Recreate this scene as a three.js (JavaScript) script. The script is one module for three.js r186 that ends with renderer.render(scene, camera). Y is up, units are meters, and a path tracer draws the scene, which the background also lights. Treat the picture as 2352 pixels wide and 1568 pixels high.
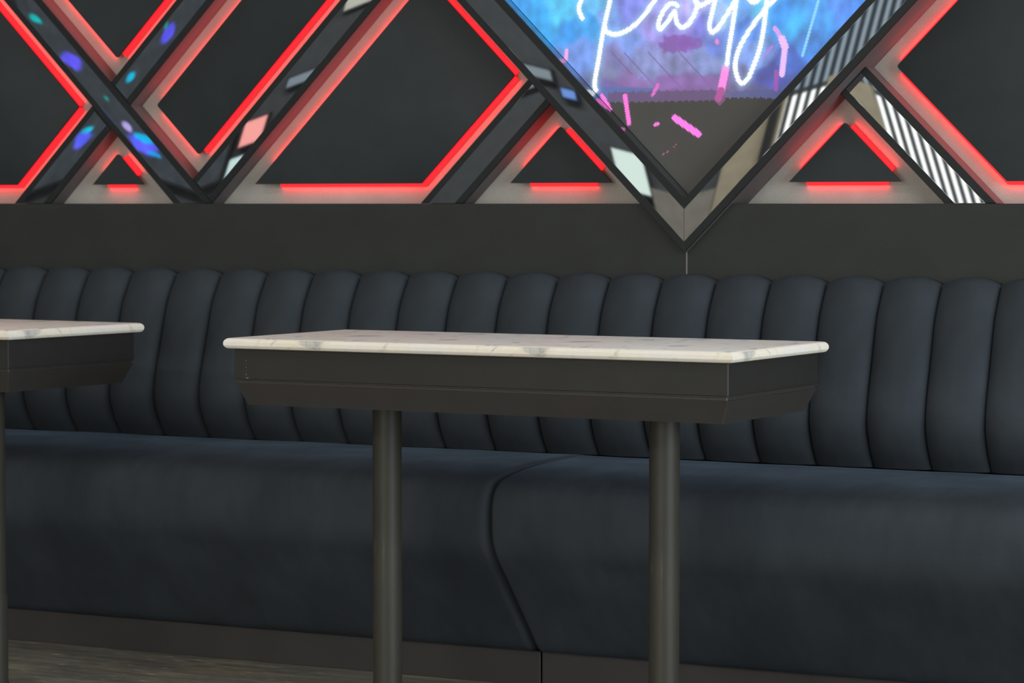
import * as THREE from 'three';
import { RoundedBoxGeometry } from 'three/addons/geometries/RoundedBoxGeometry.js';
import { RectAreaLightUniformsLib } from 'three/addons/lights/RectAreaLightUniformsLib.js';
import { mergeGeometries, toCreasedNormals } from 'three/addons/utils/BufferGeometryUtils.js';
import { ImprovedNoise } from 'three/addons/math/ImprovedNoise.js';

// ---------------------------------------------------------------- camera, lights, exposure
// x runs along the feature wall, y up, z out of the wall (its white backing board is z = 0).
const scene = new THREE.Scene();
scene.background = new THREE.Color(0x000000);
const camera = new THREE.PerspectiveCamera(13.696, 2352 / 1568, 0.1, 60);
camera.position.set(2.9, 1.0, 5.575);
camera.lookAt(2.9 - 0.46350936 * 5, 1.0 - 0.04842495 * 5, 5.575 - 0.88476782 * 5);
camera.focus = 5.15; camera.userData.fStop = 8.5;
const renderer = new THREE.WebGLRenderer({ antialias: true });
renderer.toneMapping = THREE.LinearToneMapping;
renderer.toneMappingExposure = 1.0;
renderer.shadowMap.enabled = true;
RectAreaLightUniformsLib.init();

const LIT = {
  front: { size: [3.8, 2.3], at: [0.4, 1.25, 9.1], to: [0.4, 1.25, 0], color: [1.0, 0.955, 0.88], power: 3.75 },
  side: { size: [4.4, 2.4], at: [6.92, 1.6, 3.3], to: [0, 1.6, 3.3], color: [0.86, 0.95, 1.0], power: 8.2 },
  ceiling: { size: [1.2, 0.3], color: [1.0, 0.95, 0.86], power: 6.2 },
  rear: { size: [1.2, 0.3], color: [1.0, 0.96, 0.9], power: 35.0 },
  led: { color: [1.0, 0.012, 0.02], power: 7.5 },
};
const ROOM = { x0: -9.6, x1: 7.0, z0: 0, z1: 9.2, h: 3.3 };

// ---------------------------------------------------------------- helpers
let seed = 7;
const rnd = () => { seed = (seed * 1664525 + 1013904223) % 4294967296; return seed / 4294967296; };
const perlin = new ImprovedNoise();
const noise = (x, y, z = 0) => perlin.noise(x + 31.7, y + 11.3, z + 5.1);
const fbm = (x, y, z, n = 4) => { let s = 0, a = 1, t = 0; for (let i = 0; i < n; i++) { s += a * noise(x, y, z + i * 7.7); t += a; a *= 0.5; x *= 2.03; y *= 2.03; } return s / t; };
const used = new Map();
function numbered(name) { const n = used.get(name) ?? 0; used.set(name, n + 1); return n ? `${name}_${String(n).padStart(3, '0')}` : name; }
function tag(o, label, category, group) { o.userData.label = label; o.userData.category = category; if (group) o.userData.group = group; return o; }
function thing(name, label, category, at = [0, 0, 0], turn = 0, group) {
  const g = new THREE.Group(); g.name = numbered(name); g.position.set(...at); g.rotation.y = turn; scene.add(g);
  return tag(g, label, category, group);
}
function part(name, geo, mat, parent, at) {
  const m = new THREE.Mesh(geo, mat); m.name = name; m.castShadow = m.receiveShadow = true; if (at) m.position.set(...at); parent.add(m); return m;
}
function struct(name, geo, mat, at = [0, 0, 0]) { const m = part(name, geo, mat, scene, at); m.userData.kind = 'structure'; return m; }
function structGroup(name, at = [0, 0, 0]) { const g = new THREE.Group(); g.name = name; g.position.set(...at); g.userData.kind = 'structure'; scene.add(g); return g; }
const box = (w, h, d) => new THREE.BoxGeometry(w, h, d);
const boxAt = (x0, x1, y0, y1, z0, z1) => box(x1 - x0, y1 - y0, z1 - z0).translate((x0 + x1) / 2, (y0 + y1) / 2, (z0 + z1) / 2);
function areaLight(parent, { size, color, power }, at, to) {
  const l = new THREE.RectAreaLight(new THREE.Color().setRGB(...color), power, size[0], size[1]);
  l.position.set(...at); parent.add(l); l.lookAt(...to); return l;
}
// uv in metres from the largest axis of each face's normal
function boxUV(geo) {
  const g = geo.index ? geo.toNonIndexed() : geo, p = g.attributes.position, n = g.attributes.normal, uv = new Float32Array(p.count * 2);
  for (let i = 0; i < p.count; i++) {
    const x = p.getX(i), y = p.getY(i), z = p.getZ(i), ax = Math.abs(n.getX(i)), ay = Math.abs(n.getY(i)), az = Math.abs(n.getZ(i));
    const [u, v] = ay >= ax && ay >= az ? [x, z] : ax >= az ? [z, y] : [x, y];
    uv[2 * i] = u; uv[2 * i + 1] = v;
  }
  g.setAttribute('uv', new THREE.BufferAttribute(uv, 2)); return g;
}
function texture(w, h, fn, srgb = true, repeat = 1) {
  const d = new Uint8Array(w * h * 4);
  for (let y = 0; y < h; y++) for (let x = 0; x < w; x++) {
    const c = fn(x / w, y / h, x, y), o = (y * w + x) * 4;
    d[o] = c[0]; d[o + 1] = c[1]; d[o + 2] = c[2]; d[o + 3] = 255;
  }
  const t = new THREE.DataTexture(d, w, h);
  t.colorSpace = srgb ? THREE.SRGBColorSpace : THREE.NoColorSpace;
  t.magFilter = THREE.LinearFilter; t.minFilter = THREE.LinearFilter;
  t.wrapS = t.wrapT = THREE.RepeatWrapping; t.repeat.set(repeat, repeat); t.needsUpdate = true; return t;
}
const clamp8 = (v) => Math.max(0, Math.min(255, Math.round(v)));
const smooth = (a, b, x) => { const t = Math.max(0, Math.min(1, (x - a) / (b - a))); return t * t * (3 - 2 * t); };
// noise that repeats: blended over the unit square
const tiled = (fn) => (u, v) => { const a = smooth(0.8, 1, u), b = smooth(0.8, 1, v); const f = (x, y) => fn(x, y); return (f(u, v) * (1 - a) + f(u - 1, v) * a) * (1 - b) + (f(u, v - 1) * (1 - a) + f(u - 1, v - 1) * a) * b; };

// convex polygons in the wall plane: half planes [a, b, c] mean a x + b y <= c
function clipAll(planes, reach = 6) {
  let poly = [[-reach, -reach], [reach, -reach], [reach, reach], [-reach, reach]];
  for (const [a, b, c] of planes) {
    const out = [];
    poly.forEach((p, i) => {
      const q = poly[(i + 1) % poly.length], dp = a * p[0] + b * p[1] - c, dq = a * q[0] + b * q[1] - c;
      if (dp <= 0) out.push(p);
      if (dp * dq < 0) { const t = dp / (dp - dq); out.push([p[0] + (q[0] - p[0]) * t, p[1] + (q[1] - p[1]) * t]); }
    });
    poly = out;
  }
  return poly.filter((p, i) => { const q = poly[(i + 1) % poly.length]; return Math.hypot(p[0] - q[0], p[1] - q[1]) > 1e-5; });
}
const rising = (x0) => ({ below: [-1, 1, 1 - x0].map((v, i) => v), leftOf: [1, -1, x0 - 1], rightOf: [-1, 1, 1 - x0] });   // the line x = x0 + (y - 1)
const falling = (x0) => ({ leftOf: [1, 1, x0 + 1], rightOf: [-1, -1, -x0 - 1] });                                        // the line x = x0 - (y - 1)
function offsetPoly(poly, d) {   // inwards by d, counter-clockwise convex polygon
  const n = poly.length, planes = poly.map((p, i) => { const q = poly[(i + 1) % n], dx = q[0] - p[0], dy = q[1] - p[1], l = Math.hypot(dx, dy); return [dy / l, -dx / l, (dy * p[0] - dx * p[1]) / l - d]; });
  return clipAll(planes);
}
function insetKeep(poly, d) {    // the same corners moved inwards along the mitres
  const n = poly.length;
  return poly.map((p, i) => {
    const a = poly[(i + n - 1) % n], b = poly[(i + 1) % n];
    const e = (s, t) => { const l = Math.hypot(t[0] - s[0], t[1] - s[1]); return [-(t[1] - s[1]) / l, (t[0] - s[0]) / l]; };
    const m = e(a, p), k = e(p, b), dot = 1 + m[0] * k[0] + m[1] * k[1];
    return [p[0] + d * (m[0] + k[0]) / dot, p[1] + d * (m[1] + k[1]) / dot];
  });
}
function insetEach(poly, d) {    // each edge moved inwards by its own distance
  const n = poly.length, L = poly.map((p, i) => { const q = poly[(i + 1) % n], dx = q[0] - p[0], dy = q[1] - p[1], l = Math.hypot(dx, dy); return [dy / l, -dx / l, (dy * p[0] - dx * p[1]) / l - d[i]]; });
  return poly.map((p, i) => { const [a, b, c] = L[(i + n - 1) % n], [e, f, g] = L[i], k = a * f - b * e; return [(c * f - b * g) / k, (a * g - c * e) / k]; });
}
function roundedShape(poly, radii) {
  const s = new THREE.Shape(), n = poly.length;
  poly.forEach((p, i) => {
    const a = poly[(i + n - 1) % n], b = poly[(i + 1) % n], r = radii(p, a, b);
    const la = Math.hypot(a[0] - p[0], a[1] - p[1]), lb = Math.hypot(b[0] - p[0], b[1] - p[1]);
    const s0 = [p[0] + (a[0] - p[0]) / la * r, p[1] + (a[1] - p[1]) / la * r], s1 = [p[0] + (b[0] - p[0]) / lb * r, p[1] + (b[1] - p[1]) / lb * r];
    if (i) s.lineTo(...s0); else s.moveTo(...s0);
    s.quadraticCurveTo(p[0], p[1], ...s1);
  });
  s.closePath(); return s;
}
function prism(poly, z0, z1, chamfer = 0) {
  const c = chamfer, inner = c ? insetKeep(poly, c) : poly;
  const rings = c ? [[poly, z0], [poly, z1 - c], [inner, z1]] : [[poly, z0], [poly, z1]];
  const pos = [], tri = (a, b, d) => pos.push(...a, ...b, ...d), n = poly.length;
  for (let r = 0; r + 1 < rings.length; r++) for (let i = 0; i < n; i++) {
    const j = (i + 1) % n, [A, za] = rings[r], [B, zb] = rings[r + 1];
    tri([...A[i], za], [...A[j], za], [...B[j], zb]); tri([...A[i], za], [...B[j], zb], [...B[i], zb]);
  }
  for (let i = 1; i + 1 < n; i++) { tri([...inner[0], z1], [...inner[i], z1], [...inner[i + 1], z1]); tri([...poly[0], z0], [...poly[i + 1], z0], [...poly[i], z0]); }
  const g = new THREE.BufferGeometry(); g.setAttribute('position', new THREE.Float32BufferAttribute(pos, 3)); g.computeVertexNormals(); return boxUV(g);
}
// a glossy strip of sheet with a polished bevel, bowed by a hair across its width
function mirrorSheet(poly, z0, z1, bevel, across, bow, half, longOnly = false) {
  const N0 = poly.length, widths = poly.map((p, i) => { const q = poly[(i + 1) % N0], l = Math.hypot(q[0] - p[0], q[1] - p[1]); return longOnly && Math.abs(((q[0] - p[0]) * across[0] + (q[1] - p[1]) * across[1]) / l) > 0.3 ? 0.00005 : bevel; });
  const inner = insetEach(poly, widths), n = poly.length, pos = [], nor = [];
  const cx = poly.reduce((s, p) => s + p[0], 0) / n, cy = poly.reduce((s, p) => s + p[1], 0) / n;
  const put = (p, z, m) => { pos.push(p[0], p[1], z); nor.push(...m); };
  for (let i = 0; i < n; i++) {
    const j = (i + 1) % n, e = [poly[j][0] - poly[i][0], poly[j][1] - poly[i][1]], l = Math.hypot(...e), o = [e[1] / l, -e[0] / l], h = widths[i] * 0.01;
    const m = new THREE.Vector3(o[0] * h, o[1] * h, widths[i]).normalize().toArray(), side = [o[0], o[1], 0], zb = z1 - h;
    for (const k of [[poly[i], z0], [poly[j], z0], [poly[j], zb], [poly[i], z0], [poly[j], zb], [poly[i], zb]]) put(...k, side);
    for (const k of [[poly[i], zb], [poly[j], zb], [inner[j], z1], [poly[i], zb], [inner[j], z1], [inner[i], z1]]) put(...k, m);
  }
  const bent = (p) => { const u = ((p[0] - cx) * across[0] + (p[1] - cy) * across[1]) / half; return new THREE.Vector3(across[0] * bow * u, across[1] * bow * u, 1).normalize().toArray(); };
  for (let i = 1; i + 1 < n; i++) for (const p of [inner[0], inner[i], inner[i + 1]]) put(p, z1, bent(p));
  const g = new THREE.BufferGeometry(); g.setAttribute('position', new THREE.Float32BufferAttribute(pos, 3)); g.setAttribute('normal', new THREE.Float32BufferAttribute(nor, 3)); return boxUV(g);
}

// ---------------------------------------------------------------- materials
const std = (o) => ('specularIntensity' in o ? new THREE.MeshPhysicalMaterial(o) : new THREE.MeshStandardMaterial(o)), lin = (r, g, b) => new THREE.Color().setRGB(r, g, b);
const speck = texture(512, 512, tiledColor((u, v) => 0.5 + 0.5 * fbm(u * 60, v * 60, 1, 3)), false, 2.5);
function tiledColor(f) { const t = tiled(f); return (u, v) => { const c = clamp8(255 * t(u, v)); return [c, c, c]; }; }
const laminateMap = texture(512, 512, (() => { const f = tiled((u, v) => fbm(u * 9, v * 9, 3, 5)), g = tiled((u, v) => noise(u * 170, v * 170, 9)); return (u, v) => { const c = 226 + 22 * f(u, v) + 9 * g(u, v); return [clamp8(c), clamp8(c), clamp8(c)]; }; })(), true, 1.3);
const M = {
  laminate: std({ specularIntensity: 0.65, color: lin(0.031, 0.041, 0.045), map: laminateMap, roughness: 0.55, bumpMap: speck, bumpScale: 0.00015 }),
  border: std({ specularIntensity: 0.5, color: lin(0.02, 0.024, 0.025), map: laminateMap, roughness: 0.5 }),
  casing: std({ color: lin(0.12, 0.105, 0.105), roughness: 0.7 }),
  backing: std({ color: lin(0.6, 0.57, 0.52), roughness: 0.85, map: laminateMap }),
  rail: std({ specularIntensity: 0.6, color: lin(0.034, 0.038, 0.036), map: laminateMap, roughness: 0.55, bumpMap: speck, bumpScale: 0.00015 }),
  joint: std({ color: lin(0.3, 0.28, 0.25), roughness: 0.8 }),
  mirror: std({ color: lin(0.42, 0.45, 0.47), metalness: 1, roughness: 0.015 }),
  glow: std({ color: lin(0.2, 0.02, 0.02), emissive: lin(1.25, 0.018, 0.03), emissiveIntensity: 1, roughness: 0.6 }),
  reveal: std({ color: lin(0.02, 0.022, 0.024), roughness: 0.07 }),
  side_wall: std({ color: lin(0.78, 0.78, 0.78), roughness: 0.9, map: laminateMap }),
  room: std({ color: lin(0.17, 0.18, 0.195), roughness: 0.9, map: laminateMap }),
  ceiling: std({ color: lin(0.8, 0.8, 0.8), roughness: 0.95 }),
  frame: std({ color: lin(0.05, 0.05, 0.055), roughness: 0.4 }),
  brown: std({ color: lin(0.52, 0.48, 0.42), roughness: 0.8, map: laminateMap }),
  beige: std({ color: lin(0.8, 0.68, 0.5), roughness: 0.8, map: laminateMap }),
  slate: std({ color: lin(0.05, 0.065, 0.08), roughness: 0.6 }),
};
// velvet: brushed patches where the pile lies the other way
const napF = tiled((u, v) => fbm(u * 7, v * 5, 2, 4)), napG = tiled((u, v) => fbm(u * 40, v * 12, 6, 3));
const napMap = texture(512, 512, (u, v) => { const c = 208 + 36 * napF(u, v) + 15 * napG(u, v); return [clamp8(c), clamp8(c), clamp8(c)]; }, true, 1);
const velvet = new THREE.MeshPhysicalMaterial({ color: lin(0.064, 0.077, 0.092), map: napMap, roughness: 0.85, sheen: 1, sheenColor: lin(0.17, 0.25, 0.36), sheenRoughness: 0.4, sheenColorMap: napMap, bumpMap: speck, bumpScale: 0.0003, specularIntensity: 0.3 });
const plinthMat = std({ color: lin(0.038, 0.035, 0.032), map: laminateMap, roughness: 0.6 });

// ---------------------------------------------------------------- room shell
const T = 0.15, R = ROOM;
const floorF = tiled((u, v) => fbm(u * 5, v * 40, 4, 5)), floorG = tiled((u, v) => fbm(u * 30, v * 160, 8, 3)), floorP = tiled((u, v) => fbm(u * 6, v * 6, 12, 3));
const floorMap = texture(1024, 1024, (u, v) => {
  const a = floorF(u, v), b = floorG(u, v), p = floorP(u, v), s = 1 + 0.42 * a + 0.3 * b, light = smooth(0.34, 0.5, b) * 60;
  return [clamp8(128 * s + 16 * p + light), clamp8(124 * s + 8 * p + light), clamp8(112 * s - 8 * p + light * 0.8)];
}, true, 0.7);
struct('floor', boxUV(boxAt(R.x0 - T, R.x1 + T, -0.1, 0, R.z0 - T, R.z1 + T)), std({ map: floorMap, roughness: 0.5, bumpMap: floorMap, bumpScale: 0.0006 }));
struct('ceiling', boxAt(R.x0 - T, R.x1 + T, R.h, R.h + 0.1, R.z0 - T, R.z1 + T), M.ceiling);
struct('wall_back', boxUV(boxAt(R.x0 - T, R.x1 + T, 0, R.h, -T, 0)), M.backing);
struct('wall_left', boxUV(boxAt(R.x0 - T, R.x0, 0, R.h, 0, R.z1)), M.side_wall);
struct('wall_right', boxUV(boxAt(R.x1, R.x1 + T, 0, R.h, 0, R.z1)), M.side_wall);
struct('wall_front', boxUV(boxAt(R.x0 - T, R.x1 + T, 0, R.h, R.z1, R.z1 + T)), M.room);

// dark boards between the lattice and the bench, jointed under the tip of the screen frame
const RAIL_Z = 0.085, JOINT_X = 0.4405, BENCH_L = -2.45;
const chamferBox = (x0, x1, y0, y1, z0, z1, c) => prism([[x0, y0], [x1, y0], [x1, y1], [x0, y1]], z0, z1, c);
struct('trim_1', chamferBox(-3.2, JOINT_X - 0.0012, 0.8, 1.0, 0, RAIL_Z, 0.0012), M.rail);
struct('trim_2', chamferBox(JOINT_X + 0.0012, 6.9, 0.8, 1.0, 0, RAIL_Z, 0.0012), M.rail);
struct('trim_3', boxAt(JOINT_X - 0.0011, JOINT_X + 0.0011, 0.8, 0.999, 0.01, RAIL_Z - 0.0006), M.joint);

// ---------------------------------------------------------------- lattice of mirrored strips
const HB = 0.0545, HM = 0.0325, GAP = 0.0575, STRIP_Z = 0.052, TOP = 1.95;
const X0 = { A: -0.832, B: -1.2945, D: -0.835, E: -0.170, F: 1.052 };
const V = { x: 0.441, out: 0.103, mOut: 0.0805, mIn: 0.0105, size: 1.2 };   // half widths of the frame measured along x at y = 1
const line = { A: falling, B: rising, D: rising, E: rising, F: falling };
const right = (k, d = 0) => line[k](X0[k] + HB + d).rightOf, left = (k, d = 0) => line[k](X0[k] - HB - d).leftOf;
const vLeft = (d = 0) => falling(V.x - V.out - d).leftOf, vRight = (d = 0) => rising(V.x + V.out + d).rightOf;
const above = (y) => [0, -1, -y], under = (y) => [0, 1, y], eastOf = (x) => [-1, 0, -x], westOf = (x) => [1, 0, x];
function strip(k, label, planes, mirrorPlanes = planes) {
  const f = line[k], t = thing('mirror_strip', label, 'strip', [0, 0, 0], 0);
  const body = clipAll([f(X0[k] + HB).leftOf, f(X0[k] - HB).rightOf, above(1.0005), under(TOP), ...planes]);
  const face = clipAll([f(X0[k] + HM).leftOf, f(X0[k] - HM).rightOf, above(1.001), under(TOP - 0.01), ...mirrorPlanes]);
  const across = f === rising ? [Math.SQRT1_2, -Math.SQRT1_2] : [Math.SQRT1_2, Math.SQRT1_2];
  part('casing', prism(body, 0.0004, STRIP_Z - 0.004), M.casing, t);
  part('border', prism(body, STRIP_Z - 0.004, STRIP_Z, 0.0012), M.border, t);
  part('mirror', mirrorSheet(face, STRIP_Z, STRIP_Z + 0.0005, 0.0003, across, 0.0028, HM * Math.SQRT1_2), M.mirror, t);
  return t;
}
strip('A', 'long mirrored strip running down to the right, crossing over the far left strip', [westOf(0)]);
strip('B', 'upper part of the mirrored strip that rises right from the leftmost crossing', [right('A', 0.001)], [right('A', 0.006)]);
strip('B', 'short mirrored strip at far left, below the crossing, reflecting a blue screen', [left('A', 0.001)], [left('A', 0.006)]);
strip('D', 'long mirrored strip rising right between the two slanted black panels, with a salmon reflection', [right('A', 0.001), vLeft(0.001)], [right('A', 0.006), vLeft(0.02)]);
strip('E', 'dim mirrored strip rising right from the ledge to the screen frame', [vLeft(0.001)], [vLeft(0.006)]);
strip('F', 'mirrored strip at right that runs down from the screen frame, reflecting bright stripes', [vRight(0.001)], [vRight(0.004)]);

// ---------------------------------------------------------------- diamond frame and its LED screen
const VZ = 0.10, SZ = 0.065, CY = 1.011 + V.size / 2;      // centre of the diamond
{
  const t = thing('screen_frame', 'black diamond frame faced with mirror around the bright LED screen', 'frame');
  const ring = (p, q, quad) => {       // one mitred arm of a diamond ring between half diagonals p (inner) and q (outer)
    const C = [[V.x, CY - 1], [V.x + 1, CY], [V.x, CY + 1], [V.x - 1, CY]].map(([x, y]) => [x - V.x, y - CY]);
    const a = C[quad], b = C[(quad + 1) % 4];
    return [[a[0] * q, a[1] * q], [b[0] * q, b[1] * q], [b[0] * p, b[1] * p], [a[0] * p, a[1] * p]].map(([x, y]) => [x + V.x, y + CY]);
  };
  const H = V.size / 2, q = CY - 1 + V.out, mo = CY - 1 + V.mOut, mi = CY - 1 + V.mIn;
  for (let k = 0; k < 4; k++) {
    const arm = ring(H, q, k), face = ring(mi, mo, k), even = k % 2 === 0;
    part('casing', prism(arm, 0, VZ - 0.004), k === 0 || k === 3 ? M.casing : M.casing, t);
    part('border', prism(arm, VZ - 0.004, VZ, 0.001), M.border, t);
    const across = even ? [Math.SQRT1_2, -Math.SQRT1_2] : [Math.SQRT1_2, Math.SQRT1_2];
    part('mirror', mirrorSheet(insetKeep(face, 0.0004), VZ, VZ + 0.0005, 0.0005, across, 0.0022, 0.023, true), M.mirror, t);
    part('reveal', prism(ring(H - 0.001, H, k), 0.001, VZ - 0.0045), M.mirror, t);
  }
}
// the screen: 256 x 256 LEDs, turned 45 degrees, showing neon script over a blue and violet scene
const LED = 256, CELL = 8, HALF = V.size / 2 - 0.002;
function screenPicture() {
  const bg = [[-0.423, 0.422, 35, 150, 230], [-0.37, 0.373, 30, 160, 235], [-0.307, 0.4, 70, 190, 240], [-0.285, 0.362, 30, 140, 220], [-0.244, 0.37, 40, 150, 225], [-0.223, 0.406, 90, 180, 235],
    [-0.265, 0.319, 100, 140, 220], [-0.192, 0.387, 110, 150, 225], [-0.14, 0.395, 120, 130, 225], [-0.15, 0.321, 110, 140, 215], [-0.089, 0.375, 150, 140, 220], [-0.028, 0.341, 140, 120, 210],
    [-0.171, 0.298, 115, 115, 175], [-0.109, 0.274, 120, 130, 185], [-0.038, 0.281, 125, 130, 185], [0.032, 0.28, 115, 130, 185], [0.032, 0.362, 110, 110, 205], [0.012, 0.399, 170, 160, 235],
    [0.071, 0.379, 150, 180, 235], [0.111, 0.396, 90, 150, 230], [0.131, 0.359, 70, 120, 220], [0.072, 0.315, 95, 120, 205], [0.151, 0.295, 110, 140, 215], [0.15, 0.386, 80, 180, 235],
    [0.199, 0.384, 40, 140, 230], [0.238, 0.356, 50, 165, 235], [0.286, 0.372, 60, 150, 235], [0.344, 0.389, 75, 140, 238], [0.37, 0.43, 60, 140, 238], [0.258, 0.32, 60, 130, 215], [0.224, 0.284, 60, 100, 195],
    [0.18, 0.258, 60, 70, 160], [0.21, 0.231, 55, 70, 140], [-0.192, 0.257, 110, 115, 160], [-0.14, 0.245, 120, 100, 160], [-0.038, 0.24, 125, 95, 165], [0.032, 0.239, 115, 90, 155],
    [-0.192, 0.231, 70, 85, 150], [-0.038, 0.215, 85, 60, 110], [-0.14, 0.217, 85, 60, 110], [0.032, 0.214, 80, 60, 105], [0.112, 0.228, 100, 90, 140], [0.151, 0.218, 70, 70, 120],
    [-0.186, 0.21, 65, 80, 140], [-0.45, 0.62, 40, 110, 220], [0, 0.6, 130, 110, 220], [0.45, 0.62, 60, 120, 225], [-0.2, 0.85, 60, 120, 220], [0.2, 0.85, 110, 90, 210], [0, 1.1, 60, 90, 190]];
  const script = [
    [[-0.221, 0.4715], [-0.2459, 0.4464], [-0.2578, 0.4263], [-0.2633, 0.4153], [-0.265, 0.405], [-0.2617, 0.3938], [-0.2563, 0.3856]],
    [[-0.1797, 0.4885], [-0.1902, 0.424], [-0.2053, 0.3632], [-0.2176, 0.2966], [-0.2272, 0.2399], [-0.2237, 0.2305]],
    [[-0.2034, 0.366], [-0.2004, 0.3575], [-0.1893, 0.3501], [-0.1766, 0.3485], [-0.1578, 0.3528], [-0.1342, 0.3658], [-0.1107, 0.3876], [-0.0955, 0.4052], [-0.0843, 0.4205], [-0.0712, 0.4568], [-0.0896, 0.4943], [-0.1509, 0.5105], [-0.221, 0.4715]],
    [[-0.0331, 0.4051], [-0.0427, 0.41], [-0.0549, 0.4067], [-0.069, 0.3879], [-0.0765, 0.3697], [-0.075, 0.3568], [-0.0689, 0.3584], [-0.0517, 0.3772], [-0.0393, 0.3938], [-0.0376, 0.3869], [-0.0346, 0.3712], [-0.0269, 0.3612], [-0.0194, 0.3589], [-0.0083, 0.365], [0.0037, 0.3802], [0.0126, 0.4018], [0.0135, 0.41], [0.0075, 0.4138], [0.0196, 0.4034], [0.0326, 0.4085], [0.0555, 0.4186]],
    [[0.0555, 0.4186], [0.0466, 0.3852], [0.0413, 0.358], [0.0468, 0.3465], [0.0577, 0.3521], [0.0755, 0.3753], [0.0937, 0.4019], [0.103, 0.418]],
    [[0.1145, 0.4954], [0.103, 0.4143], [0.0934, 0.3547], [0.0847, 0.3041], [0.0818, 0.2787]],
    [[0.2087, 0.4333], [0.1884, 0.4115], [0.1719, 0.3967], [0.1583, 0.3809], [0.1319, 0.3482], [0.1094, 0.3116], [0.1003, 0.2783], [0.1037, 0.2559], [0.1137, 0.2389], [0.1261, 0.2441], [0.1421, 0.2746], [0.1556, 0.3105], [0.1639, 0.3491], [0.169, 0.3901], [0.1737, 0.43]],
    [[0.1246, 0.4408], [0.1316, 0.4134], [0.1405, 0.4068], [0.1509, 0.4101], [0.1717, 0.4346]]];
  const smoothLines = script.map((pts) => new THREE.CatmullRomCurve3(pts.map((p) => new THREE.Vector3(p[0], p[1], 0)), false, 'centripetal').getPoints(pts.length * 5));
  const dabs = [   // from, to, radius, colour
    [-0.2945, 0.3171, -0.296, 0.2984, 0.004, 235, 160, 225], [-0.2092, 0.2182, -0.1894, 0.188, 0.0045, 255, 110, 215], [-0.1548, 0.2163, -0.1453, 0.1586, 0.0052, 255, 105, 215], [-0.0846, 0.1541, -0.0775, 0.1568, 0.004, 245, 100, 210],
    [-0.038, 0.1683, 0.0165, 0.1336, 0.0075, 255, 110, 225], [0.0789, 0.2705, 0.0681, 0.2234, 0.0085, 255, 130, 220], [0.1897, 0.3511, 0.2054, 0.3282, 0.005, 205, 150, 230], [0.2054, 0.3282, 0.2122, 0.3118, 0.008, 230, 180, 240],
    [0.2122, 0.3118, 0.2057, 0.2551, 0.0065, 225, 180, 240], [0.1935, 0.2599, 0.1922, 0.2247, 0.005, 140, 70, 165], [-0.0777, 0.2389, -0.0899, 0.2179, 0.0035, 215, 95, 190], [0.0578, 0.3284, 0.0598, 0.3247, 0.004, 225, 120, 205],
    [0.287, 0.4083, 0.2511, 0.2928, 0.0028, 130, 205, 248], [0.183, 0.3134, 0.1587, 0.2869, 0.0022, 160, 120, 215], [0.0681, 0.2234, 0.062, 0.2085, 0.008, 165, 60, 140]];
  const seg = (x, y, ax, ay, bx, by) => { const dx = bx - ax, dy = by - ay, t = Math.max(0, Math.min(1, ((x - ax) * dx + (y - ay) * dy) / (dx * dx + dy * dy))); return Math.hypot(x - ax - dx * t, y - ay - dy * t); };
  const px = new Float32Array(LED * LED * 3);
  for (let j = 0; j < LED; j++) for (let i = 0; i < LED; i++) {
    // i runs along the lower right edge, j along the lower left edge
    const s = (i + 0.5) / LED, t = (j + 0.5) / LED, x = (s - t) * HALF, y = (s + t) * HALF;
    let c = [0, 0, 0], w = 0;
    const wx = x + 0.018 * noise(x * 26, y * 26, 3), wy = y + 0.014 * noise(x * 26, y * 26, 8);
    for (const b of bg) { const d = (wx - b[0]) ** 2 + (wy - b[1]) ** 2 + 1e-5, k = 1 / (d * d * d); w += k; c[0] += b[2] * k; c[1] += b[3] * k; c[2] += b[4] * k; }
    const grain = 1 + 0.2 * noise(x * 22 + 3, y * 22, 6) + 0.16 * noise(x * 55, y * 40, 2) + 0.05 * (rnd() - 0.5);
    c = c.map((v) => v / w * grain);
    const mix = (r, g, b, a) => { c[0] += (r - c[0]) * a; c[1] += (g - c[1]) * a; c[2] += (b - c[2]) * a; };
    mix(112, 62, 150, 0.75 * smooth(1.15, 0.75, Math.hypot((x + 0.034) / 0.043, (y - 0.3245) / 0.019) + 0.5 * noise(x * 70, y * 70, 5)));
    mix(120, 65, 165, 0.6 * smooth(1.1, 0.8, Math.hypot((x - 0.0) / 0.03, (y - 0.326) / 0.014) + 0.5 * noise(x * 60, y * 60, 9)));
    for (const [ox, len] of [[-0.16, 0.09], [-0.1, 0.1], [-0.03, 0.08], [-0.185, 0.05]]) if (Math.abs((x - ox) + (y - 0.31)) < 0.0024 && y > 0.31 - len && y < 0.31) mix(95, 60, 130, 0.45);
    const jag = 0.004 * Math.sin(x * 310) + 0.003 * noise(x * 90, 2, 1);
    if (x > -0.21 && x < 0.09 && y < 0.2545 + jag && y > 0.226) mix(135, 85, 165, 0.45);
    if (x > -0.215 && x < -0.08 && Math.abs(y - 0.2315 + (x + 0.2) * 0.05) < 0.0055) mix(62, 92, 160, 0.8);
    if (x > -0.195 && x < 0.075 && y < 0.2255 + jag * 0.4) mix(82, 55, 105, 0.85);
    if (x > 0.09 && y < 0.226 + 0.4 * jag - Math.abs(x - 0.15) * 0.1) mix(62, 72, 128, 0.75);
    const cut = x < 0.062 ? 0.2035 : x < 0.088 ? 0.2075 : 0.2085 - Math.max(0, x - 0.144) * 0.09;
    if (y < cut + 0.0015 * Math.sin(x * 400)) c = [0, 0, 0];
    if (Math.hypot((x - 0.065) / 0.014, (y - 0.2) / 0.016) < 1 && y > 0.19 + Math.abs(x - 0.065)) c = [105, 50, 105];
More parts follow.
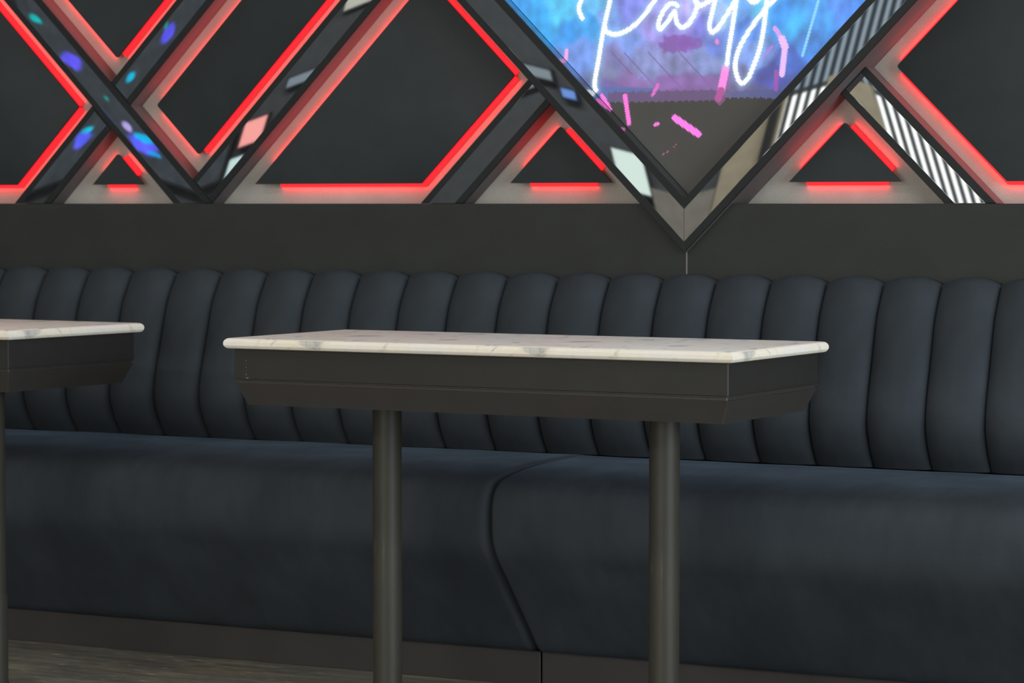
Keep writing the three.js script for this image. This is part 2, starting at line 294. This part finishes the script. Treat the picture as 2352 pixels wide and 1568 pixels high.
    for (const d of dabs) { const r = seg(x, y, d[0], d[1], d[2], d[3]); mix(d[5], d[6], d[7], smooth(d[4] + 0.0016, d[4] - 0.0012, r)); }
    const dot = seg(x, y, -0.0735, 0.0847, -0.0358, 0.1121);
    if (dot < 0.0022 && noise(x * 300, y * 300, 4) > 0.05) c = [150, 60, 110];
    if (y > 0.222) {
      let r = 1; for (const pl of smoothLines) for (let k = 0; k + 1 < pl.length; k++) { const a = pl[k], b = pl[k + 1]; if (Math.abs(a.x - x) < 0.04 && Math.abs(a.y - y) < 0.04) r = Math.min(r, seg(x, y, a.x, a.y, b.x, b.y)); }
      mix(150, 215, 250, 0.55 * Math.exp(-((r / 0.011) ** 2))); mix(250, 255, 255, smooth(0.0063, 0.0042, r));
    }
    const o = (j * LED + i) * 3; for (let k = 0; k < 3; k++) px[o + k] = Math.max(0, Math.min(255, c[k]));
  }
  const toLin = (v) => (v <= 10 ? v / 255 / 12.92 : ((v / 255 + 0.055) / 1.055) ** 2.4), toS = (v) => 255 * (v <= 0.0031308 ? 12.92 * v : 1.055 * v ** (1 / 2.4) - 0.055);
  const mask = []; let mean = 0;
  for (let y = 0; y < CELL; y++) for (let x = 0; x < CELL; x++) { const d = Math.hypot(x - 3.5, y - 3.5); const m = 0.5 + 0.5 * smooth(4.6, 2.2, d); mask.push(m); mean += m / 64; }
  const n = LED * CELL;
  return texture(n, n, (u, v, X, Y) => { const o = (Math.floor(Y / CELL) * LED + Math.floor(X / CELL)) * 3, k = mask[(Y % CELL) * CELL + X % CELL]; return [0, 1, 2].map((c) => clamp8(toS(toLin(px[o + c]) * k))); });
}
{
  const t = thing('led_screen', 'diamond LED screen showing neon handwriting over blue and violet with pink confetti', 'screen', [V.x, 1.011, 0]);
  const geo = new THREE.BufferGeometry(), P = [[0, 0.002], [HALF, HALF + 0.002], [0, 2 * HALF + 0.002], [-HALF, HALF + 0.002]];
  geo.setAttribute('position', new THREE.Float32BufferAttribute([0, 1, 2, 0, 2, 3].flatMap((i) => [...P[i], SZ]), 3));
  geo.setAttribute('normal', new THREE.Float32BufferAttribute([0, 1, 2, 0, 2, 3].flatMap(() => [0, 0, 1]), 3));
  geo.setAttribute('uv', new THREE.Float32BufferAttribute([[0, 0], [1, 0], [1, 1], [0, 0], [1, 1], [0, 1]].flat(), 2));
  part('display', geo, std({ color: lin(0.075, 0.073, 0.069), roughness: 0.55, emissive: lin(1, 1, 1), emissiveMap: screenPicture(), emissiveIntensity: 1.35 }), t);
  part('housing', prism(P, 0, SZ - 0.001), M.border, t);
  const g = new THREE.Group(); g.name = 'panel_light'; g.position.set(0, HALF, SZ + 0.004); g.rotation.z = Math.PI / 4; t.add(g);
  const l = new THREE.RectAreaLight(lin(0.35, 0.5, 1), 0.12, 0.8, 0.8); l.rotation.y = Math.PI; g.add(l);
}

// ---------------------------------------------------------------- black panels floated off the backing with red LED tape round their edges
function panel(label, planes, trims, acute = 0.06) {
  const poly = clipAll(planes), n = poly.length, t = thing('backlit_panel', label, 'panel', [0, 0, 0], 0);
  const corner = (p, a, b) => { const u = [a[0] - p[0], a[1] - p[1]], v = [b[0] - p[0], b[1] - p[1]]; return Math.acos((u[0] * v[0] + u[1] * v[1]) / Math.hypot(...u) / Math.hypot(...v)); };
  const s = roundedShape(poly, (p, a, b) => { const c = corner(p, a, b); return c > 1.2 && c < 2 ? 0.007 : 0.0012; });
  const g = new THREE.ExtrudeGeometry(s, { depth: 0.0032, bevelEnabled: true, bevelThickness: 0.0008, bevelSize: 0.0008, bevelOffset: -0.0008, bevelSegments: 2, curveSegments: 6 }).translate(0, 0, 0.021);
  part('board', boxUV(toCreasedNormals(g, 0.5)), M.laminate, t);
  part('core', prism(offsetPoly(poly, 0.03), 0.0006, 0.0208), M.joint, t);
  poly.forEach((p, i) => {
    const q = poly[(i + 1) % n], L = Math.hypot(q[0] - p[0], q[1] - p[1]), d = [(q[0] - p[0]) / L, (q[1] - p[1]) / L], o = [d[1], -d[0]];
    const cut = (a, b, c) => { const k = corner(b, a, c); return k < 1.2 ? acute : k > 2 ? -0.003 : 0.012; };
    const e0 = trims?.(p) ?? cut(poly[(i + n - 1) % n], p, q), e1 = trims?.(q) ?? cut(p, q, poly[(i + 2) % n]);
    const len = L - e0 - e1; if (len < 0.02) return;
    const mid = (e0 + (L - e1)) / 2, at = [p[0] + d[0] * mid + o[0] * 0.0003, p[1] + d[1] * mid + o[1] * 0.0003];
    const m = part('led_strip', new RoundedBoxGeometry(len, 0.0125, 0.011, 2, 0.003), M.glow, t, [at[0], at[1], 0.0068]); m.rotation.z = Math.atan2(d[1], d[0]);
    const lamp = areaLight(t, { size: [len, 0.011], ...LIT.led }, [at[0] + o[0] * 0.0066, at[1] + o[1] * 0.0066, 0.0068], [at[0] + o[0], at[1] + o[1], 0.0068]);
    // turn the long side of the lamp along the edge
    const X = new THREE.Vector3(d[0], d[1], 0), Z = new THREE.Vector3(-o[0], -o[1], 0), Y = new THREE.Vector3().crossVectors(Z, X);
    lamp.quaternion.setFromRotationMatrix(new THREE.Matrix4().makeBasis(X, Y, Z));
  });
  return t;
}
const LOW = above(1.045);
const nearPoint = (x, y, v) => (p) => (Math.hypot(p[0] - x, p[1] - y) < 0.08 ? v : undefined);
panel('black backlit panel at the far left edge, its red outline pointing right at the crossing', [left('A', GAP), left('B', GAP), LOW, eastOf(-2.0), under(1.85)], nearPoint(-1.175, 1.231, 0.006));
panel('black backlit panel coming to a point just above the leftmost crossing', [right('A', GAP), left('B', GAP), under(1.7)]);
panel('small black triangle with red glow at far left under the crossing', [right('B', GAP), left('A', GAP), LOW], undefined, 0.034);
panel('slanted black backlit panel right of the crossing, ending in a lower point above the ledge', [right('A', GAP), right('B', GAP), left('D', GAP), under(1.85)]);
panel('largest black backlit panel, flat bottomed, between the long strip and the screen frame', [right('D', GAP), left('E', GAP), vLeft(GAP), LOW], nearPoint(-0.0, 1.283, 0.006));
panel('small black triangle with red glow just left of the screen frame tip', [right('E', GAP), vLeft(GAP), LOW], undefined, 0.042);
panel('small black triangle with red glow just right of the screen frame tip', [vRight(GAP), left('F', GAP), LOW], undefined, 0.034);
panel('black backlit panel at the right edge, its red outline pointing left at the screen frame', [vRight(GAP), right('F', GAP), LOW, westOf(2.3), under(1.62)]);

// ---------------------------------------------------------------- banquettes
const PITCH = 0.1236, SEAM0 = -1.214, seamX = (k) => SEAM0 + PITCH * k;
const crestPts = [[0.084, 0.838], [0.092, 0.848], [0.104, 0.8525], [0.118, 0.847], [0.137, 0.822], [0.163, 0.776], [0.19, 0.687], [0.213, 0.61], [0.2185, 0.555], [0.202, 0.508], [0.1715, 0.4675]];
const crest = new THREE.CatmullRomCurve3(crestPts.map(([z, y]) => new THREE.Vector3(0, y, z)), false, 'centripetal');
function channelGeometry(width) {
  const NU = 26, NV = 64, H = 0.026, pos = [], uv = [], idx = [], pts = crest.getSpacedPoints(NV), len = crest.getLength();
  for (let j = 0; j <= NV; j++) {
    const p = pts[j], a = pts[Math.max(0, j - 1)], b = pts[Math.min(NV, j + 1)], tz = b.z - a.z, ty = b.y - a.y, l = Math.hypot(tz, ty), nz = -ty / l, drop = Math.min(1, (NV - j) / 10), ny = tz / l * drop;
    const grow = Math.min(1, 0.25 + j / 5);
    for (let i = 0; i <= NU; i++) {
      const u = -Math.cos(Math.PI * i / NU), k = Math.abs(u), sink = -H * grow * (1 - Math.sqrt(Math.max(0, 1 - k ** 2.15)));
      pos.push(u * width / 2, p.y + ny * sink, p.z + nz * sink); uv.push(u * width / 2, len * j / NV);
    }
  }
  for (let j = 0; j < NV; j++) for (let i = 0; i < NU; i++) { const a = j * (NU + 1) + i, b = a + NU + 1; idx.push(a, b, a + 1, a + 1, b, b + 1); }
  const g = new THREE.BufferGeometry(); g.setAttribute('position', new THREE.Float32BufferAttribute(pos, 3)); g.setAttribute('uv', new THREE.Float32BufferAttribute(uv, 2)); g.setIndex(idx); g.computeVertexNormals(); return g;
}
const seatPts = [[0.13, 0.078], [0.13, 0.25], [0.13, 0.43], [0.135, 0.453], [0.155, 0.463], [0.25, 0.4655], [0.36, 0.464], [0.46, 0.4585], [0.523, 0.4505], [0.556, 0.442], [0.576, 0.427], [0.587, 0.402], [0.5895, 0.37], [0.5865, 0.332], [0.574, 0.302], [0.55, 0.272], [0.5, 0.215], [0.44, 0.145], [0.382, 0.079], [0.372, 0.074]];
function seatGeometry(x0, x1, r0, r1, lift) {
  const curve = new THREE.CatmullRomCurve3(seatPts.map(([z, y]) => new THREE.Vector3(0, y, z)), true, 'centripetal'), N = 110, P = curve.getSpacedPoints(N).slice(0, N);
  const nrm = P.map((p, i) => { const a = P[(i + N - 1) % N], b = P[(i + 1) % N], l = Math.hypot(b.z - a.z, b.y - a.y); return [(b.y - a.y) / l, -(b.z - a.z) / l]; });   // outwards as [z, y]
  const sign = (() => { let s = 0; P.forEach((p, i) => { s += nrm[i][0] * (p.z - 0.35) + nrm[i][1] * (p.y - 0.27); }); return s > 0 ? 1 : -1; })();
  const xs = []; const L = x1 - x0; for (let i = 0; i <= 10; i++) xs.push(x0 + r0 * (1 - Math.cos(Math.PI / 2 * i / 10))); for (let i = 1; i < 70; i++) xs.push(x0 + r0 + (L - r0 - r1) * i / 70); for (let i = 0; i <= 10; i++) xs.push(x1 - r1 + r1 * Math.sin(Math.PI / 2 * i / 10));
  const pos = [], uv = [], idx = []; let arc = 0;
  for (const x of xs) {
    const e = (d, r) => (d < r ? r - Math.sqrt(Math.max(0, r * r - (r - d) ** 2)) : 0), inset = e(x - x0, r0) + e(x1 - x, r1); arc = 0;
    for (let i = 0; i <= N; i++) {
      const k = i % N, p = P[k], wob = 0.0022 * fbm(x * 2.2, p.y * 5 + p.z * 3, 2, 3) + 0.0009 * noise(x * 14, p.y * 11, p.z * 11), m = sign * (wob - inset * smooth(0.16, 0.42, p.z));
      if (i) arc += p.distanceTo(P[(k + N - 1) % N]);
      pos.push(x, p.y + nrm[k][1] * m + lift, p.z + nrm[k][0] * m); uv.push(x, arc);
    }
  }
  const W = N + 1; for (let j = 0; j + 1 < xs.length; j++) for (let i = 0; i < N; i++) { const a = j * W + i, b = a + W; idx.push(a, b, a + 1, a + 1, b, b + 1); }
  for (const j of [0, xs.length - 1]) { const c = pos.length / 3; pos.push(xs[j], 0.27 + lift, 0.35); uv.push(xs[j], 0); for (let i = 0; i < N; i++) idx.push(...(j ? [c, j * W + i + 1, j * W + i] : [c, i, i + 1])); }
  const g = new THREE.BufferGeometry(); g.setAttribute('position', new THREE.Float32BufferAttribute(pos, 3)); g.setAttribute('uv', new THREE.Float32BufferAttribute(uv, 2)); g.setIndex(idx);
  // wind outwards
  g.computeVertexNormals(); const q = g.attributes.position, nn = g.attributes.normal; let s = 0; for (let i = 0; i < N; i++) { const o = (Math.floor(xs.length / 2)) * W + i; s += nn.getZ(o) * (q.getZ(o) - 0.35) + nn.getY(o) * (q.getY(o) - 0.27); }
  if (s < 0) { const a = g.index.array; for (let i = 0; i < a.length; i += 3) { const t = a[i + 1]; a[i + 1] = a[i + 2]; a[i + 2] = t; } g.computeVertexNormals(); }
  return g;
}
const channelGeo = channelGeometry(PITCH - 0.0006);
function banquette(label, k0, k1, x0, x1, r0, r1, lift) {
  const t = thing('banquette', label, 'bench', [0, 0, 0], 0);
  part('seat', seatGeometry(x0, x1, r0, r1, lift), velvet, t);
  part('plinth', chamferBox(x0 + 0.001, x1 - 0.001, 0, 0.0735, 0.06, 0.363, 0.0012), plinthMat, t);
  part('back_frame', boxAt(seamX(k0) + 0.001, seamX(k1) - 0.001, 0.08, 0.799, 0.002, 0.08), M.border, t);
  for (let k = k0; k < k1; k++) part('back_channel', channelGeo, velvet, t, [seamX(k + 0.5), 0, 0]);
  return t;
}
banquette('dark blue velvet channel-back bench filling the left side up to the seat joint', -10, 12, seamX(-10), 0.2365, 0.02, 0.026, 0.0015);
banquette('dark blue velvet channel-back bench to the right of the seat joint, behind the table', 12, 36, 0.2389, seamX(36), 0.009, 0.02, 0);

// ---------------------------------------------------------------- marble tables
function rectStack(rings) {   // [half width, half depth, y, corner cut]
  const pos = [], ring = ([w, d, y, c]) => [[w, d - c], [w - c, d], [-w + c, d], [-w, d - c], [-w, -d + c], [-w + c, -d], [w - c, -d], [w, -d + c]].map(([x, z]) => [x, y, z]);
  const tri = (a, b, c) => pos.push(...a, ...b, ...c), R8 = rings.map(ring);
  for (let r = 0; r + 1 < R8.length; r++) for (let i = 0; i < 8; i++) { const j = (i + 1) % 8, A = R8[r], B = R8[r + 1]; tri(A[i], B[j], A[j]); tri(A[i], B[i], B[j]); }
  const lo = R8[0], hi = R8[R8.length - 1];
  for (let i = 1; i < 7; i++) { tri(lo[0], lo[i], lo[i + 1]); tri(hi[0], hi[i + 1], hi[i]); }
  const g = new THREE.BufferGeometry(); g.setAttribute('position', new THREE.Float32BufferAttribute(pos, 3)); g.computeVertexNormals();
  const n = g.attributes.normal, p = g.attributes.position; let s = 0; for (let i = 0; i < 48; i++) s += n.getX(i) * p.getX(i) + n.getZ(i) * p.getZ(i);
  if (s < 0) { for (let i = 0; i < pos.length; i += 9) for (let k = 0; k < 3; k++) { const a = pos[i + 3 + k]; pos[i + 3 + k] = pos[i + 6 + k]; pos[i + 6 + k] = a; } g.setAttribute('position', new THREE.Float32BufferAttribute(pos, 3)); g.computeVertexNormals(); }
  return boxUV(g);
}
const veinW = (u, v) => fbm(u * 3, v * 3, 21, 3);
const marbleMap = texture(1024, 1024, (() => {
  const f = tiled((u, v) => { const w = veinW(u, v); return fbm(u * 7 + w * 2.2, v * 7 - w * 2.2, 14, 5); }), warm = tiled((u, v) => fbm(u * 4, v * 4, 40, 3)), fine = tiled((u, v) => fbm(u * 40, v * 40, 50, 3));
  return (u, v) => {
    const g = smooth(0.08, 0.36, f(u, v)) * (0.6 + 0.4 * smooth(-0.2, 0.3, fine(u, v))), h = warm(u, v), k = 1 - 0.27 * g + 0.02 * fine(u, v);
    return [clamp8((248 + 6 * h) * k), clamp8(241 * k + 6 * g), clamp8((229 - 14 * h) * k + 14 * g)];
  };
})(), true, 2.1);
const marble = new THREE.MeshPhysicalMaterial({ map: marbleMap, roughness: 0.42, specularIntensity: 0.3 });
const apronMat = std({ specularIntensity: 0.6, color: lin(0.034, 0.034, 0.031), map: laminateMap, roughness: 0.5, bumpMap: speck, bumpScale: 0.00012 });
const lowerMat = std({ color: lin(0.053, 0.048, 0.044), map: laminateMap, roughness: 0.5, bumpMap: speck, bumpScale: 0.00012 });
const legMap = texture(256, 512, (() => { const f = tiled((u, v) => fbm(u * 6, v * 3, 61, 4)), s = tiled((u, v) => fbm(u * 22, v * 4, 66, 3)); return (u, v) => { const w = smooth(0.25, 0.5, s(u, v)) * smooth(-0.1, 0.35, f(u, v)), c = 58 + 8 * f(u, v); return [clamp8(c + 34 * w), clamp8(c - 2 + 38 * w), clamp8(c - 9 + 28 * w)]; }; })(), true, 1);
const legMat = std({ map: legMap, roughness: 0.5, specularIntensity: 0.7 });
const TW = 1.031, TD = 0.4;
function tableTop() {
  const w = (TW + 0.03) / 2 - 0.0102, d = (TD + 0.03) / 2 - 0.0102, s = new THREE.Shape([[-w, -d], [w, -d], [w, d], [-w, d]].map((p) => new THREE.Vector2(...p)));
  const g = new THREE.ExtrudeGeometry(s, { depth: 0.0008, bevelEnabled: true, bevelThickness: 0.0099, bevelSize: 0.0102, bevelSegments: 12 }).rotateX(-Math.PI / 2);
  return boxUV(toCreasedNormals(g, 0.45)).translate(0, 0.7245 + 0.0099, 0);
}
function table(label, at, turn, sleeve) {
  const t = thing('marble_table', label, 'table', at, turn), w = TW / 2, d = TD / 2;
  part('tabletop', tableTop(), marble, t);
  part('apron', rectStack([[w - 0.001, d - 0.001, 0.6665, 0.002], [w, d, 0.6675, 0.002], [w, d, 0.7235, 0.002], [w - 0.001, d - 0.001, 0.7245, 0.002]]), apronMat, t);
  part('lower_apron', rectStack([[w - 0.0185, d - 0.0185, 0.617, 0.002], [w - 0.001, d - 0.001, 0.6588, 0.002], [w - 0.0035, d - 0.0035, 0.6592, 0.002], [w - 0.0035, d - 0.0035, 0.6642, 0.002], [w + 0.0008, d + 0.0008, 0.6648, 0.002], [w + 0.001, d + 0.001, 0.6662, 0.002], [w - 0.001, d - 0.001, 0.6668, 0.002]]), lowerMat, t);
  for (const s of [-1, 1]) {
    const leg = part('leg', new THREE.CylinderGeometry(0.0282, 0.0282, 0.607, 40, 1, true).translate(0, 0.3135, 0), legMat, t, sleeve ? [s * 0.297 + 0.104, 0, 0.126] : [s * 0.297, 0, 0]);
    part('foot', new THREE.LatheGeometry([[0, 0], [0.034, 0], [0.034, 0.004], [0.033, 0.006], [0.032, 0.008], [0.031, 0.014], [0.0275, 0.014]].map((p) => new THREE.Vector2(...p)), 48), legMat, leg);
    if (sleeve) part('sleeve', new THREE.LatheGeometry([[0.0282, 0.012], [0.031, 0.014], [0.031, 0.19], [0.0285, 0.194]].map((p) => new THREE.Vector2(...p)), 40), legMat, leg);
  }
  if (!sleeve) {
    part('chip', new RoundedBoxGeometry(0.0055, 0.0014, 0.0006, 1, 0.0002), M.joint, t, [-w + 0.03, 0.6695, d]).userData.label = 'pale chip in the black paint';
    for (const [y, l] of [[0.676, 0.003], [0.683, 0.0012], [0.69, 0.002], [0.697, 0.001], [0.702, 0.002]]) part('chip', box(0.0007, l, 0.0005), M.joint, t, [-w + 0.0275, y, d]);
  }
  return t;
}
table('marble-topped table with black apron and two post legs in the middle of the picture', [0.4435, 0, 0.845], -1.2 * Math.PI / 180, false);
table('marble-topped table cut off by the left edge, only its right end showing', [-1.166, 0, 0.728], -4 * Math.PI / 180, true);

// ---------------------------------------------------------------- the room behind the camera, as the mirrors show it
function litWindow(n, { size, at, to, color, power }, turn, glow) {
  const g = structGroup(`window_${n}`, at); g.rotation.y = turn;
  const [w, h] = size, b = 0.06;
  part('window_frame', mergeGeometries([boxAt(-w / 2 - b, w / 2 + b, h / 2, h / 2 + b, -0.05, 0.03), boxAt(-w / 2 - b, w / 2 + b, -h / 2 - b, -h / 2, -0.05, 0.03), boxAt(-w / 2 - b, -w / 2, -h / 2, h / 2, -0.05, 0.03), boxAt(w / 2, w / 2 + b, -h / 2, h / 2, -0.05, 0.03)]), M.frame, g);
  part('pane', boxAt(-w / 2, w / 2, -h / 2, h / 2, -0.04, -0.02), std({ color: lin(0.3, 0.3, 0.3), emissive: lin(...color), emissiveIntensity: glow, roughness: 0.3 }), g);
  const l = new THREE.RectAreaLight(lin(...color), power, w, h); l.position.set(0, 0, 0.0); l.rotation.y = Math.PI; g.add(l);
  return g;
}
litWindow(1, LIT.side, -Math.PI / 2, 1.0);
litWindow(2, LIT.front, Math.PI, 1.0);
const ZB = R.z1;
// slatted window: dark upright slats before a bright pane
{
  const g = structGroup('window_3', [-2.35, 1.45, ZB]); g.rotation.y = Math.PI;
  part('pane', boxAt(-0.72, 0.72, -0.75, 0.16, 0.001, 0.02), std({ color: lin(0.4, 0.4, 0.4), emissive: lin(1.0, 0.97, 0.9), emissiveIntensity: 2.6, roughness: 0.4 }), g);
  part('pane', boxAt(-0.72, 0.72, 0.2, 0.75, 0.001, 0.02), std({ color: lin(0.4, 0.4, 0.4), emissive: lin(0.62, 0.8, 0.95), emissiveIntensity: 0.62, roughness: 0.4 }), g);
  part('window_frame', mergeGeometries([boxAt(-0.78, 0.78, 0.75, 0.81, 0, 0.1), boxAt(-0.78, 0.78, -0.81, -0.75, 0, 0.1), boxAt(-0.78, -0.72, -0.75, 0.75, 0, 0.1), boxAt(0.72, 0.78, -0.75, 0.75, 0, 0.1)]), M.frame, g);
  const slat = new RoundedBoxGeometry(0.036, 1.48, 0.012, 2, 0.003);
  for (let i = 0; i < 20; i++) part('slat', slat, M.slate, g, [-0.67 + i * 0.0705, 0, 0.04]);
}
struct('trim_4', chamferBox(-3.43, -3.05, 0.0, 2.3, ZB - 0.05, ZB - 0.001, 0.004), M.beige);
struct('trim_5', chamferBox(-2.71, -2.5, 0.0, 1.67, ZB - 0.14, ZB - 0.06, 0.004), M.beige);
struct('trim_6', chamferBox(-3.83, -3.44, 0.0, 1.09, ZB - 0.05, ZB - 0.001, 0.004), M.brown);
function litBoard(name, label, category, x0, x1, y0, y1, color, glow) {
  const t = thing(name, label, category, [(x0 + x1) / 2, (y0 + y1) / 2, ZB - 0.001]), w = (x1 - x0) / 2, h = (y1 - y0) / 2;
  part('case', boxAt(-w - 0.015, w + 0.015, -h - 0.015, h + 0.015, -0.05, 0), M.frame, t);
  part('face', boxAt(-w, w, -h, h, -0.055, -0.05), std({ color: lin(0.3, 0.3, 0.3), emissive: lin(...color), emissiveIntensity: glow, roughness: 0.5 }), t);
}
litBoard('light_panel', 'pale green glowing light panel mirrored near the tip of the screen frame', 'light', -4.08, -3.84, 1.03, 1.31, [0.85, 1.0, 0.88], 1.5);
litBoard('light_panel', 'salmon glowing light panel mirrored in the long slanted strip', 'light', -6.64, -6.42, 1.34, 1.53, [1.0, 0.3, 0.26], 2.0);
litBoard('light_panel', 'white glowing light panel mirrored low in the long slanted strip', 'light', -6.69, -6.56, 1.1, 1.26, [0.75, 1.0, 0.92], 1.4);
litBoard('light_panel', 'cream glowing light panel mirrored at the top of the long slanted strip', 'light', -5.92, -5.62, 2.17, 2.5, [1.0, 0.95, 0.75], 0.8);
litBoard('light_panel', 'small blue glowing light mirrored in the left arm of the screen frame', 'light', -4.39, -4.28, 1.6, 1.66, [0.06, 0.3, 1.0], 1.2);
litBoard('light_panel', 'long dim blue grey light bar mirrored as faint bands in the strips', 'light', -6.3, -4.45, 1.7, 1.77, [0.55, 0.8, 1.0], 0.35);
{
  const w = 1.6, h = 1.2, X = -7.55, Y = 1.72, t = thing('video_screen', 'video screen with cyan and violet shapes mirrored in the leftmost strips', 'screen', [X, Y, ZB - 0.002]);
  const blobs = [[-8.17, 2.16, 0.07, 0.035, 0, 175, 170], [-7.88, 1.89, 0.12, 0.07, 96, 84, 235], [-7.33, 1.36, 0.16, 0.09, 92, 92, 245], [-7.3, 1.42, 0.11, 0.035, 0, 175, 225], [-7.24, 1.31, 0.08, 0.02, 0, 165, 225],
    [-7.46, 1.47, 0.05, 0.04, 190, 170, 235], [-7.8, 1.41, 0.11, 0.075, 88, 92, 240], [-7.77, 1.47, 0.075, 0.025, 0, 185, 215], [-7.14, 2.04, 0.07, 0.085, 90, 86, 240], [-7.2, 2.12, 0.02, 0.03, 0, 150, 145], [-7.44, 1.79, 0.05, 0.045, 0, 175, 210], [-7.6, 1.66, 0.025, 0.02, 20, 140, 140]];
  const pic = texture(320, 240, (u, v) => {
    const x = X + (0.5 - u) * w, y = Y + (v - 0.5) * h, n = fbm(x * 9, y * 9, 71, 3), m = fbm(x * 9, y * 9, 83, 3); let c = [50, 54, 58];
    for (const [bx, by, rx, ry, r, g, b] of blobs) { const k = smooth(1.15, 0.7, Math.hypot((x - bx) / rx + 0.5 * n, (y - by) / ry + 0.5 * m)); c = [c[0] + (r - c[0]) * k, c[1] + (g - c[1]) * k, c[2] + (b - c[2]) * k]; }
    return c.map((q) => clamp8(q * (1 + 0.3 * m)));
  });
  part('case', boxAt(-w / 2 - 0.03, w / 2 + 0.03, -h / 2 - 0.03, h / 2 + 0.03, -0.06, 0), M.frame, t);
  const face = new THREE.PlaneGeometry(w, h); face.rotateY(Math.PI); face.translate(0, 0, -0.062);
  part('display', face, std({ color: lin(0.03, 0.03, 0.03), emissive: lin(1, 1, 1), emissiveMap: pic, emissiveIntensity: 2.3, roughness: 0.3 }), t);
}
// ceiling lights over the aisle
for (const [x, z, where, row, spec] of [[-4.2, 2.6, 'left', 'above the tables', LIT.ceiling], [-1.2, 2.6, 'middle', 'above the tables', LIT.ceiling], [1.8, 2.6, 'right', 'above the tables', LIT.ceiling], [-7.4, 7.3, 'left', 'near the far wall', LIT.rear], [-5.1, 7.3, 'second', 'near the far wall', LIT.rear], [-3.2, 7.3, 'third', 'near the far wall', LIT.rear], [-1.3, 7.3, 'last', 'near the far wall', LIT.rear]]) {
  const t = thing('ceiling_light', `long white ceiling light, ${where} one of the row ${row}`, 'light', [x, R.h - 0.001, z]);
  part('tray', boxAt(-0.63, 0.63, -0.05, 0, -0.18, 0.18), M.frame, t);
  part('diffuser', boxAt(-0.6, 0.6, -0.056, -0.05, -0.15, 0.15), std({ color: lin(0.8, 0.8, 0.8), emissive: lin(...LIT.ceiling.color), emissiveIntensity: 1 }), t);
  const l = areaLight(t, spec, [0, -0.06, 0], [x, 0, z]); l.rotation.set(-Math.PI / 2, 0, 0);
}
renderer.render(scene, camera);
